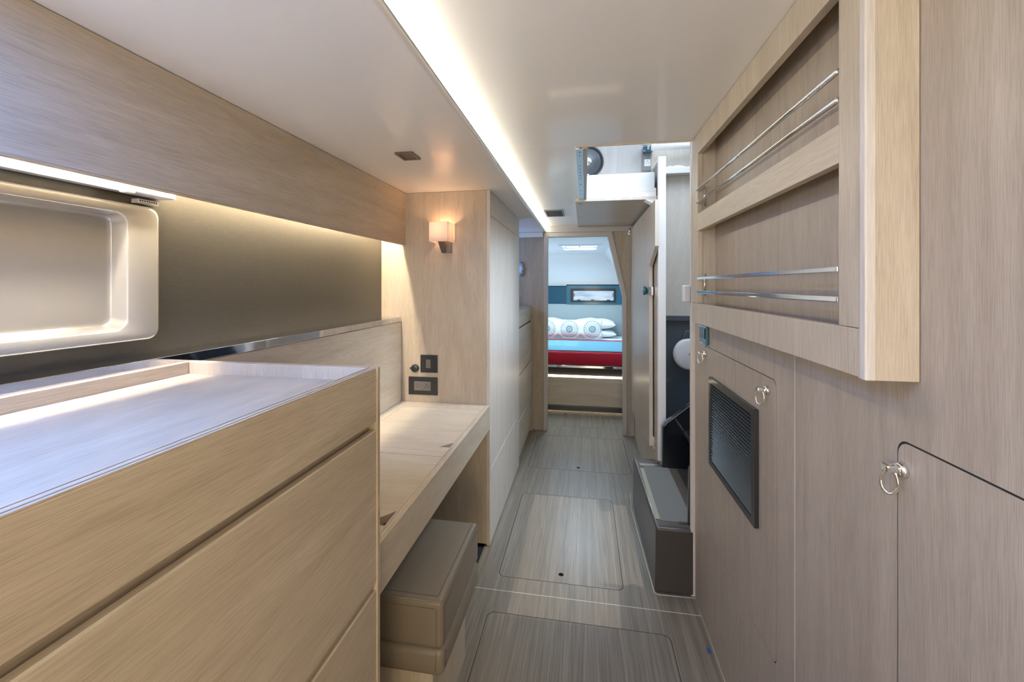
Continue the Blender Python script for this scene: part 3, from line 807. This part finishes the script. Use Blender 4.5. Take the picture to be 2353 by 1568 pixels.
t = thing('stair_moulding', 'glossy black moulded stair flight rising right through the stair opening', 'stairs', (0.8, 2.3, 0.30))
ck = [(0.4655, 0.301), (1.195, 0.301), (1.195, 1.16), (0.487, 0.572), (0.4655, 0.545)]
b = link('cheek', PRISM('y', ck, 2.648, 2.698), 'fibreglass_black', t)
bevel_mod(b, 0.008, 3)
b = link('tread', BOX(0.585, 0.90, 2.06, 2.646, 0.495, 0.53, bev=0.012, seg=3), 'fibreglass_black', t, smooth=False)
link('tread', BOX(0.80, 1.15, 2.06, 2.646, 0.735, 0.77, bev=0.012, seg=3), 'fibreglass_black', t)
link('riser', BOX(0.70, 0.72, 2.06, 2.646, 0.301, 0.495, bev=0), 'fibreglass_black', t)
link('riser', BOX(0.885, 0.90, 2.06, 2.646, 0.531, 0.735, bev=0), 'fibreglass_black', t)
b = link('near_cheek', PRISM('y', [(0.470, 0.301), (0.60, 0.301), (0.60, 0.72), (0.475, 0.56)], 2.03, 2.058), 'fibreglass_black', t)
bevel_mod(b, 0.006, 3)

# far side of the stairwell
struct('wall_stair_far', BOX(0.450, 1.30, 3.0, 3.02, 1.197, 3.0, bev=0), 'oak_pale_z')
bm = bmesh.new()
bm_prism(bm, 'x', [(2.99, 0.30), (3.02, 0.30), (3.02, 1.1965), (2.955, 1.1965), (2.955, 1.165), (2.975, 1.16)], 0.505, 1.30)
o = struct('wall_stair_moulding', bm, 'fibreglass_grey')
struct('wall_stair_outer', BOX(1.20, 1.22, 2.014, 3.0, 0.0, 2.35, bev=0), 'deck_oak_z')
struct('wall_stair_near', BOX(0.5205, 1.22, 1.9925, 2.012, 0.0, 2.35, bev=0), 'deck_oak_z')
struct('wall_right_forward', BOX(0.455, 0.475, 2.776, YB - 0.013, 0.0, CZ - 0.0005, bev=0), 'wall_oak_z')
struct('trim_12', BOX(0.4565, 0.503, 2.742, 2.775, 0.2985, 2.212, bev=0.002), 'white_plastic')
struct('wall_stair_screen', BOX(0.4755, 0.503, 2.7755, 2.999, 0.2985, 2.200, bev=0.001), 'deck_oak_z')
struct('trim_13', BOX(0.462, 0.505, 2.7752, 2.999, 2.2005, 2.213, bev=0.002), 'white_plastic')

t = thing('reel_lid', 'round white lid on the grey moulded wall of the stairwell', 'lid', (0.69, 2.954, 0.84))
link('lid', LATHE('y', (0.690, 0.945), [(0, 2.926), (0.085, 2.926), (0.102, 2.932), (0.106, 2.942), (0.106, 2.9545), (0, 2.9545)], 48), 'white_plastic', t)
link('button', BOX(0.682, 0.700, 2.922, 2.9258, 0.938, 0.956, bev=0.002), 'socket_grey', t)
b = link('bracket', PRISM('y', [(0.648, 1.045), (0.735, 1.045), (0.735, 1.10), (0.662, 1.10), (0.655, 1.085)], 2.935, 2.9545), 'fibreglass_grey', t)
bevel_mod(b, 0.005, 3)
t = single('door_catch', BOX(0.441, 0.4715, 1.99, 2.03, 1.326, 1.402, bev=0.006, seg=3), 'white_plastic', 'small rounded beige catch on the edge of the stair opening', 'catch')
# shelf ledge with folded cloth
single('ledge', BOX(0.507, 1.19, 2.93, 2.999, 2.150, 2.192, bev=0.003), 'white_plastic', 'pale ledge across the stairwell wall right of the white post', 'ledge')
bm = bmesh.new()
bmesh.ops.create_grid(bm, x_segments=24, y_segments=12, size=0.5)
for v in bm.verts:
    u, w = v.co.x, v.co.y
    hgt = 0.020 * max(0, 1 - (2 * u) ** 2) * max(0, 1 - (2 * w) ** 4) * (0.6 + 0.4 * math.sin(9 * u + 5 * w))
    v.co = Vector((0.60 + u * 0.13, 2.965 + w * 0.05, 2.1945 + hgt))
r_ = bmesh.ops.extrude_face_region(bm, geom=bm.faces[:])
for g_ in r_['geom']:
    if isinstance(g_, bmesh.types.BMVert): g_.co.z -= 0.0022
bmesh.ops.recalc_face_normals(bm, faces=bm.faces)
single('cloth', bm, 'linen_white', 'crumpled white cloth lying on the pale stairwell ledge', 'cloth', smooth=True)

# ---- companionway seen through the ceiling opening
struct('wall_deckhouse', BOX(-0.60, 0.449, 3.0, 3.02, 2.1465, 3.0, bev=0), 'deck_oak_z')
struct('trim_14', BOX(-0.60, 0.4545, 2.801, 2.82, CZ + 0.0305, 2.030, bev=0.001), 'white_plastic')
struct('trim_15', BOX(-0.60, 0.4545, 2.86, 3.0, 2.0, 2.146, bev=0.004), 'gelcoat_white')
struct('wall_deckhouse_left', BOX(-0.62, -0.60, 1.2, 3.02, CZ + 0.031, 2.9, bev=0), 'deck_oak_z')
struct('wall_deckhouse_near', BOX(-0.60, 1.22, 1.2, 1.22, CZ + 0.031, 2.9, bev=0), 'deck_oak_z')
t = thing('track_rail', 'aluminium sliding hatch track along the left edge of the ceiling opening', 'track', (-0.012, 2.27, CZ - 0.012))
bm = bmesh.new()
bm_prism(bm, 'y', [(-0.036, CZ - 0.010), (-0.005, CZ - 0.010), (-0.005, CZ - 0.0002), (-0.0075, CZ - 0.0002), (-0.0075, CZ - 0.0075), (-0.0335, CZ - 0.0075), (-0.0335, CZ - 0.0002), (-0.036, CZ - 0.0002)], 1.752, 2.79)
link('channel', bm, 'aluminium', t)
for y in (1.79, 1.84, 1.99, 2.05, 2.11, 2.17, 2.23, 2.36, 2.5, 2.62):
    link('screw', DISC('z', (-0.0205, y), 0.0035, CZ - 0.0108, CZ - 0.0101, 12), 'dark_gap', t)
link('cover_strip', BOX(-0.0045, 0.013, 1.752, 2.795, CZ - 0.008, CZ + 0.05, bev=0.001), 'greige_paint', t)
# soffit panel of the sliding hatch
t = thing('sliding_hatch', 'oak sliding hatch panel under the ceiling before the cabin doorway', 'hatch', (0.19, 3.4, CZ - 0.02))
link('panel', BOX(-0.060, 0.4535, 2.792, 3.995, CZ - 0.020, CZ - 0.0005, bev=0.001), 'oak_x', t)
link('front_edge', BOX(-0.060, 0.4535, 2.785, 2.7915, CZ - 0.021, CZ - 0.0005, bev=0.001), 'oak_pale_z', t)
link('corner_block', PRISM('y', [(0.385, CZ - 0.0212), (0.4535, CZ - 0.0212), (0.4535, CZ - 0.047), (0.425, CZ - 0.047)], 2.785, 2.86), 'white_plastic', t)
for y in (2.87, 3.93): link('screw', DISC('z', (-0.028, y), 0.006, CZ - 0.0215, CZ - 0.0201, 14), 'dark_gap', t)
# open door leaf along the right side
t = thing('door_leaf', 'tall pale oak door leaf with clipped corners standing open left of the stairwell', 'door', (0.43, 3.3, 0.25))
lf = [(2.655, 1.925), (2.655, 1.643), (2.900, 1.531), (2.885, 0.335), (3.62, 0.215), (3.90, 0.36), (4.015, 0.50), (4.015, 1.925)]
lf = [(2.655, 1.925), (2.655, 1.643), (2.900, 1.531), (2.885, 0.340), (3.92, 0.262), (4.005, 0.36), (4.005, 1.925)]
link('panel', PRISM('x', lf, 0.424, 0.446), 'wall_oak_z', t)
bm = bmesh.new()
path = [(2.655, 1.9252), (2.655, 1.643), (2.900, 1.531), (2.885, 0.340)]
for (a, b) in zip(path, path[1:]):
    A, B = Vector((0, *a)), Vector((0, *b)); dv = (B - A).normalized(); nv = Vector((0, dv.z, -dv.y)) * 0.0016
    if nv.y > 0: nv = -nv
    bm_prism(bm, 'x', [(A.y, A.z), (B.y, B.z), (B.y + nv.y, B.z + nv.z), (A.y + nv.y, A.z + nv.z)], 0.4235, 0.4465)
link('edge_band', bm, 'oak_pale_z', t)
h = link('lock_case', BOX(0.4205, 0.4495, 2.876, 2.8985, 1.335, 1.395, bev=0.003), 'chrome', t)
link('handle', LATHE('x', (2.98, 1.366), [(0.0, 0.397), (0.026, 0.397), (0.031, 0.402), (0.028, 0.412), (0.018, 0.4235), (0, 0.4235)], 28), 'teal_plastic', h)
g = link('guide_block', BOX(0.4465, 0.462 - 0.0075, 2.865, 2.935, 0.325, 0.40, bev=0.002), 'oak_pale_z', t)
link('roller', LATHE('y', (0.4505, 0.36), [(0, 2.857), (0.0035, 2.857), (0.0035, 2.8648), (0, 2.8648)], 16), 'chrome', g)
t = thing('hinge_bracket', 'small metal hinge bracket above the doorway beside the open door leaf', 'hinge', (0.412, YB - 0.02, 1.86))
link('plate', BOX(0.398, 0.4225, YB - 0.024, YB - 0.0165, 1.872, 1.912, bev=0.002), 'satin_steel', t)
link('pin', TUBE([(0.414, YB - 0.030, 1.89), (0.414, YB - 0.030, 1.934)], 0.006, 12), 'chrome', t)

t = thing('speaker', 'round black loudspeaker on the deckhouse wall seen through the ceiling opening', 'loudspeaker', (0.02, 3.0, 2.165))
SPK = (0.020, 2.275)
link('rim', LATHE('y', SPK, [(0.100, 2.992), (0.104, 2.984), (0.112, 2.986), (0.114, 2.9995), (0.100, 2.9995)], 48), 'black_plastic', t)
link('grille', LATHE('y', SPK, [(0.030, 2.984), (0.055, 2.988), (0.080, 2.991), (0.100, 2.992), (0.100, 2.998), (0.03, 2.998)], 48), 'fibreglass_grey', t)
link('tweeter', LATHE('y', SPK, [(0, 2.974), (0.014, 2.976), (0.024, 2.984), (0.028, 2.984), (0.030, 2.988), (0.030, 2.998), (0, 2.998)], 32), 'satin_steel', t)
bm = bmesh.new()
for r0 in [0.036 + 0.006 * k for k in range(11)]:
    pts = [(SPK[0] + r0 * math.cos(2 * PI * k / 40), 2.986 + (r0 - .03) * 0.09, SPK[1] + r0 * math.sin(2 * PI * k / 40)) for k in range(40)]
    bm_tube(bm, pts, 0.0012, 5, closed=True)
link('grille_rings', bm, 'black_plastic', t)
link('badge', BOX(0.006, 0.032, 2.9845, 2.9905, 2.180, 2.186, bev=0.001), 'white_plastic', t)

t = thing('power_socket', 'grey square power socket on the deckhouse wall beside the sloping white post', 'power socket', (0.448, 3.0, 2.2))
link('plate', BOX(0.3895, 0.4485, 2.990, 2.9995, 2.193, 2.300, bev=0.002), 'socket_grey', t)
socket_face(t, 0.406, 2.222, 0.040, 0.048, 2.990, 'white_plastic')

t = thing('hatch_latch', 'dark blue and chrome latch bracket at the top of the ceiling opening', 'latch', (0.44, 2.98, 2.31))
b = link('base', BOX(0.393, 0.450, 2.955, 2.999, 2.310, 2.350, bev=0.004), 'teal_plastic', t)
link('arm', BOX(0.386, 0.475, 2.94, 2.9545, 2.352, 2.372, bev=0.004), 'satin_steel', t)
link('hook', BOX(0.418, 0.434, 2.94, 2.954, 2.322, 2.3515, bev=0.003), 'chrome', t)
for x, z in ((0.401, 2.318), (0.401, 2.362), (0.462, 2.362)): link('bolt', DISC('y', (x, z), 0.005, 2.936 if z > 2.35 else 2.951, 2.9398 if z > 2.35 else 2.9548, 14), 'chrome', t)
t = thing('grab_tube', 'white horizontal tube across the top of the ceiling opening', 'tube', (0.7, 2.9, 2.29))
link('tube', TUBE([(0.440, 2.915, 2.325), (1.18, 2.915, 2.325)], 0.020, 16), 'white_plastic', t)
link('end_bracket', BOX(0.452, 0.467, 2.915, 2.9985, 2.300, 2.3515, bev=0.003), 'white_plastic', t)

# ================================================================= FORWARD CABIN
CY = 6.45
struct('ceiling_cabin', PRISM('z', [(-1.6, YB + 0.043), (1.3, YB + 0.043), (1.3, CY + .02), (-1.6, CY + .02)], 1.885, 1.905, [rrect(-0.272, 0.158, 5.06, 5.64, 0.02)]), 'gelcoat_white')
struct('wall_cabin_left', BOX(-1.42, -1.40, YB + 0.043, CY, 0.0, 1.885, bev=0), 'gelcoat_white')
struct('wall_cabin_right', PRISM('y', [(0.60, 0.0), (0.62, 0.0), (0.62, 1.40), (0.32, 1.885), (0.30, 1.885), (0.60, 1.40)], YB + 0.043, CY), 'gelcoat_white')
# sloping upper end wall and ledge
struct('wall_cabin_front', PRISM('x', [(CY, 0.0), (CY, 1.120), (CY + 0.02, 1.120), (CY + .02, 0)], -1.4, 0.62), 'headboard_blue')
struct('wall_cabin_upper', PRISM('x', [(CY + 0.10, 1.436), (CY - 0.02, 1.885), (CY + 0.0, 1.885), (CY + 0.12, 1.436)], -1.4, 0.62), 'gelcoat_white')
struct('trim_16', BOX(-1.4, 0.60, CY - 0.06, CY + 0.12, 1.420, 1.436, bev=0.003), 'oak_pale_z')
struct('trim_17', BOX(-1.4, -0.272, CY - 0.035, CY - 0.0, 1.402, 1.4195, bev=0.002), 'white_plastic')
WIN = (-0.208, 0.452, 1.155, 1.362)
struct('wall_cabin_blue', PRISM('y', [(-1.4, 1.1205), (0.60, 1.1205), (0.60, 1.4195), (-1.4, 1.4195)], CY, CY + 0.02, [rrect(-0.165, 0.440, 1.172, 1.335, 0.012)]), 'teal_panel')
struct('window_1', PRISM('y', rrect(-0.272, 0.58, 1.121, 1.404, 0.004), CY - 0.018, CY - 0.0005, [rrect(-0.212, 0.468, 1.150, 1.358, 0.015)]), 'teal_frame')
t = thing('window_2', '', '', (0.12, CY, 1.15)); del t['label']; del t['category']; t['kind'] = 'structure'
link('window_frame', PRISM('y', rrect(-0.2115, 0.4675, 1.1505, 1.3575, 0.015), CY - 0.022, CY - 0.001, [rrect(-0.165, 0.432, 1.178, 1.322, 0.012)]), 'black_plastic', t)
link('pane', BOX(-0.164, 0.439, CY + 0.004, CY + 0.010, 1.173, 1.334, bev=0), 'clear_glass', t)
for (x0, x1, z0, z1) in ((-0.110, -0.060, 1.179, 1.187), (0.095, 0.145, 1.179, 1.187), (0.330, 0.380, 1.179, 1.187), (-0.160, -0.150, 1.235, 1.285), (0.416, 0.426, 1.235, 1.285)):
    link('window_catch', BOX(x0, x1, CY - 0.034, CY - 0.0225, z0 - 0.004, z1 + 0.004, bev=0.002), 'black_plastic', t)
# skylight
t = thing('window_3', '', '', (-0.057, 5.35, 1.88)); del t['label']; del t['category']; t['kind'] = 'structure'
link('window_frame', PRISM('z', rrect(-0.32, 0.205, 5.0, 5.70, 0.03), 1.879, 1.8848, [rrect(-0.262, 0.148, 5.07, 5.63, 0.02)]), 'gelcoat_white', t)
link('sash', PRISM('z', rrect(-0.271, 0.157, 5.061, 5.639, 0.02), 1.905, 1.925, [rrect(-0.245, 0.131, 5.09, 5.61, 0.02)]), 'fibreglass_grey', t)
link('pane', BOX(-0.246, 0.132, 5.089, 5.611, 1.912, 1.917, bev=0), 'clear_glass', t)
link('handle', BOX(-0.072, -0.050, 5.2, 5.56, 1.893, 1.9045, bev=0.002), 'teal_plastic', t)

# bed
t = thing('bed_base', 'oak-fronted bed base with warm light strip in the forward cabin', 'bed', (0, 5.4, 0))
BF = 4.70
link('plinth', BOX(-1.38, 0.59, BF + 0.02, CY - 0.01, 0.0, 0.07, bev=0), 'vent_plastic', t)
link('front_board', BOX(-1.38, 0.59, BF, BF + 0.012, 0.0705, 0.378, bev=0.001), 'oak_x', t)
link('light_strip', BOX(-1.38, 0.59, BF + 0.004, BF + 0.018, 0.3785, 0.400, bev=0.001), 'led_bed', t)
link('toe_light', BOX(-1.38, 0.59, BF + 0.0125, BF + 0.0195, 0.0745, 0.082, bev=0), 'led_toe', t)
link('upper_board', BOX(-1.38, 0.59, BF + 0.021, BF + 0.04, 0.379, 0.484, bev=0), 'dark_gap', t)
link('steel_edge', BOX(-1.38, 0.59, BF - 0.004, BF + 0.06, 0.486, 0.514, bev=0.003), 'mirror_steel', t)
link('deck', BOX(-1.38, 0.59, BF + 0.061, CY - 0.01, 0.40, 0.514, bev=0), 'oak_x', t)
def soft_box(x0, x1, y0, y1, z0, z1, r, wav=0.004, seg=4):
    bm = bmesh.new()
    bm_box(bm, x0, x1, y0, y1, z0, z1, bev=r, seg=seg)
    bmesh.ops.subdivide_edges(bm, edges=[e for e in bm.edges if e.calc_length() > 0.08], cuts=12, use_grid_fill=True)
    for v in bm.verts:
        if v.co.z > (z0 + z1) / 2: v.co.z += wav * math.sin(v.co.x * 17 + 2 * math.sin(v.co.y * 9))
    return bm
single('mattress', soft_box(-1.30, 0.56, BF + 0.03, CY - 0.03, 0.5145, 0.650, 0.03, 0.001), 'linen_white', 'thick mattress with white sheet showing below the pillows on the cabin bed', 'mattress', smooth=True)
def drape(x0, x1, y0, y1, zt, zb, yf, thick, name):
    """cloth lying on the mattress, its front edge hanging down to zb"""
    prof = []
    r = 0.03
    prof.append((yf, zb))
    prof.append((yf, zt - r))
    for k in range(1, 6):
        a = PI - (PI / 2) * k / 5
        prof.append((yf + r + r * math.cos(a), zt - r + r * math.sin(a)))
    prof.append(((y0 + y1) / 2, zt)); prof.append((y1, zt))
    inner = [(y + thick if i < 2 else y + thick * .6, z - (0 if i < 2 else thick)) for i, (y, z) in enumerate(prof)]
    bm = bmesh.new(); rows = []
    nx = 50
    for i in range(nx + 1):
        x = x0 + (x1 - x0) * i / nx
        row = []
        for (y, z) in prof + inner[::-1]:
            row.append(bm.verts.new((x, y + 0.003 * math.sin(x * 23), z + 0.0015 * math.sin(x * 31))))
        rows.append(row)
    m_ = len(rows[0])
    for A, B in zip(rows, rows[1:]):
        for k in range(m_): bm.faces.new((A[k], A[(k + 1) % m_], B[(k + 1) % m_], B[k]))
    bm.faces.new(rows[0]); bm.faces.new(list(reversed(rows[-1])))
    bmesh.ops.recalc_face_normals(bm, faces=bm.faces)
    return bm
single('bedspread', drape(-1.32, 0.575, BF, 5.80, 0.662, 0.520, BF + 0.010, 0.006, 'a'), 'red_fabric', 'deep red bedspread hanging over the front of the cabin bed', 'bedspread', smooth=True)
bm = soft_box(-1.31, 0.572, BF + 0.042, 5.60, 0.664, 0.674, 0.004, 0.0012)
single('blanket', bm, 'teal_fabric', 'turquoise blanket folded across the cabin bed above the red spread', 'blanket', smooth=True)

def pillow(w, h, t_, pinch=0.08, crease=0.0, seed=0, nx=28, ny=20):
    """soft pillow lying flat: w along x, h along y, thickness t_"""
    rnd = random.Random(seed)
    bm = bmesh.new(); top, bot = {}, {}
    for i in range(nx + 1):
        for j in range(ny + 1):
            u, v = 2 * i / nx - 1, 2 * j / ny - 1
            th = t_ / 2 * (max(0, 1 - abs(u) ** 2.6) ** 0.5) * (max(0, 1 - abs(v) ** 2.6) ** 0.5)
            x = u * w / 2 * (1 - pinch * (1 - v * v) * abs(u)); y = v * h / 2 * (1 - pinch * (1 - u * u) * abs(v))
            wob = crease * math.sin(7 * u + 3 * v + seed) * math.sin(5 * v - 2 * u) * (1 - u * u) * (1 - v * v)
            edge = i in (0, nx) or j in (0, ny)
            top[i, j] = bm.verts.new((x, y, th + wob))
            bot[i, j] = top[i, j] if edge else bm.verts.new((x, y, -th))
    for i in range(nx):
        for j in range(ny):
            bm.faces.new((top[i, j], top[i + 1, j], top[i + 1, j + 1], top[i, j + 1]))
            bm.faces.new((bot[i, j], bot[i, j + 1], bot[i + 1, j + 1], bot[i + 1, j]))
    bmesh.ops.recalc_face_normals(bm, faces=bm.faces)
    return bm
def put_pillow(bm, loc, rot, label, grp, mat='linen_white', cat='pillow', name='pillow'):
    me = bpy.data.meshes.new(name); bm.to_mesh(me); bm.free()
    for f in me.polygons: f.use_smooth = True
    me.materials.append(MATS[mat])
    o = bpy.data.objects.new(name, me); o.location = loc; o.rotation_euler = rot
    o['label'] = label; o['category'] = cat
    if grp: o['group'] = grp
    COL.objects.link(o); return o
PG = 'white bed pillows against the headboard'
put_pillow(pillow(0.60, 0.38, 0.115, seed=1, crease=.006), (0.155, 6.22, 0.709), (0.0, 0, 0.02), 'white pillow at the right, lower of the two stacked', PG)
put_pillow(pillow(0.64, 0.40, 0.150, seed=2, crease=.010), (0.130, 6.22, 0.848), (0.02, 0.0, -0.03), 'white pillow at the right, upper of the two stacked', PG)
put_pillow(pillow(0.62, 0.40, 0.115, seed=3, crease=.006), (-0.60, 6.22, 0.709), (0.0, 0, 0.0), 'white pillow at the left, lower of the two stacked', PG)
put_pillow(pillow(0.64, 0.40, 0.150, seed=4, crease=.010), (-0.58, 6.22, 0.850), (0.02, 0, 0.02), 'white pillow at the left, upper of the two stacked', PG)
bm = pillow(1.02, 0.255, 0.13, pinch=0.02, seed=5, crease=0.003, nx=50)
bmesh.ops.rotate(bm, verts=bm.verts, cent=(0, 0, 0), matrix=Matrix.Rotation(math.radians(80), 3, 'X'))
bmesh.ops.translate(bm, verts=bm.verts, vec=(0, 0, 0.127))
put_pillow(bm, (-0.265, 5.87, 0.676), (0, 0, 0), 'long white cushion printed with round teal medallions leaning on the bed pillows', None, 'medallion_print', 'cushion', 'bolster_cushion')
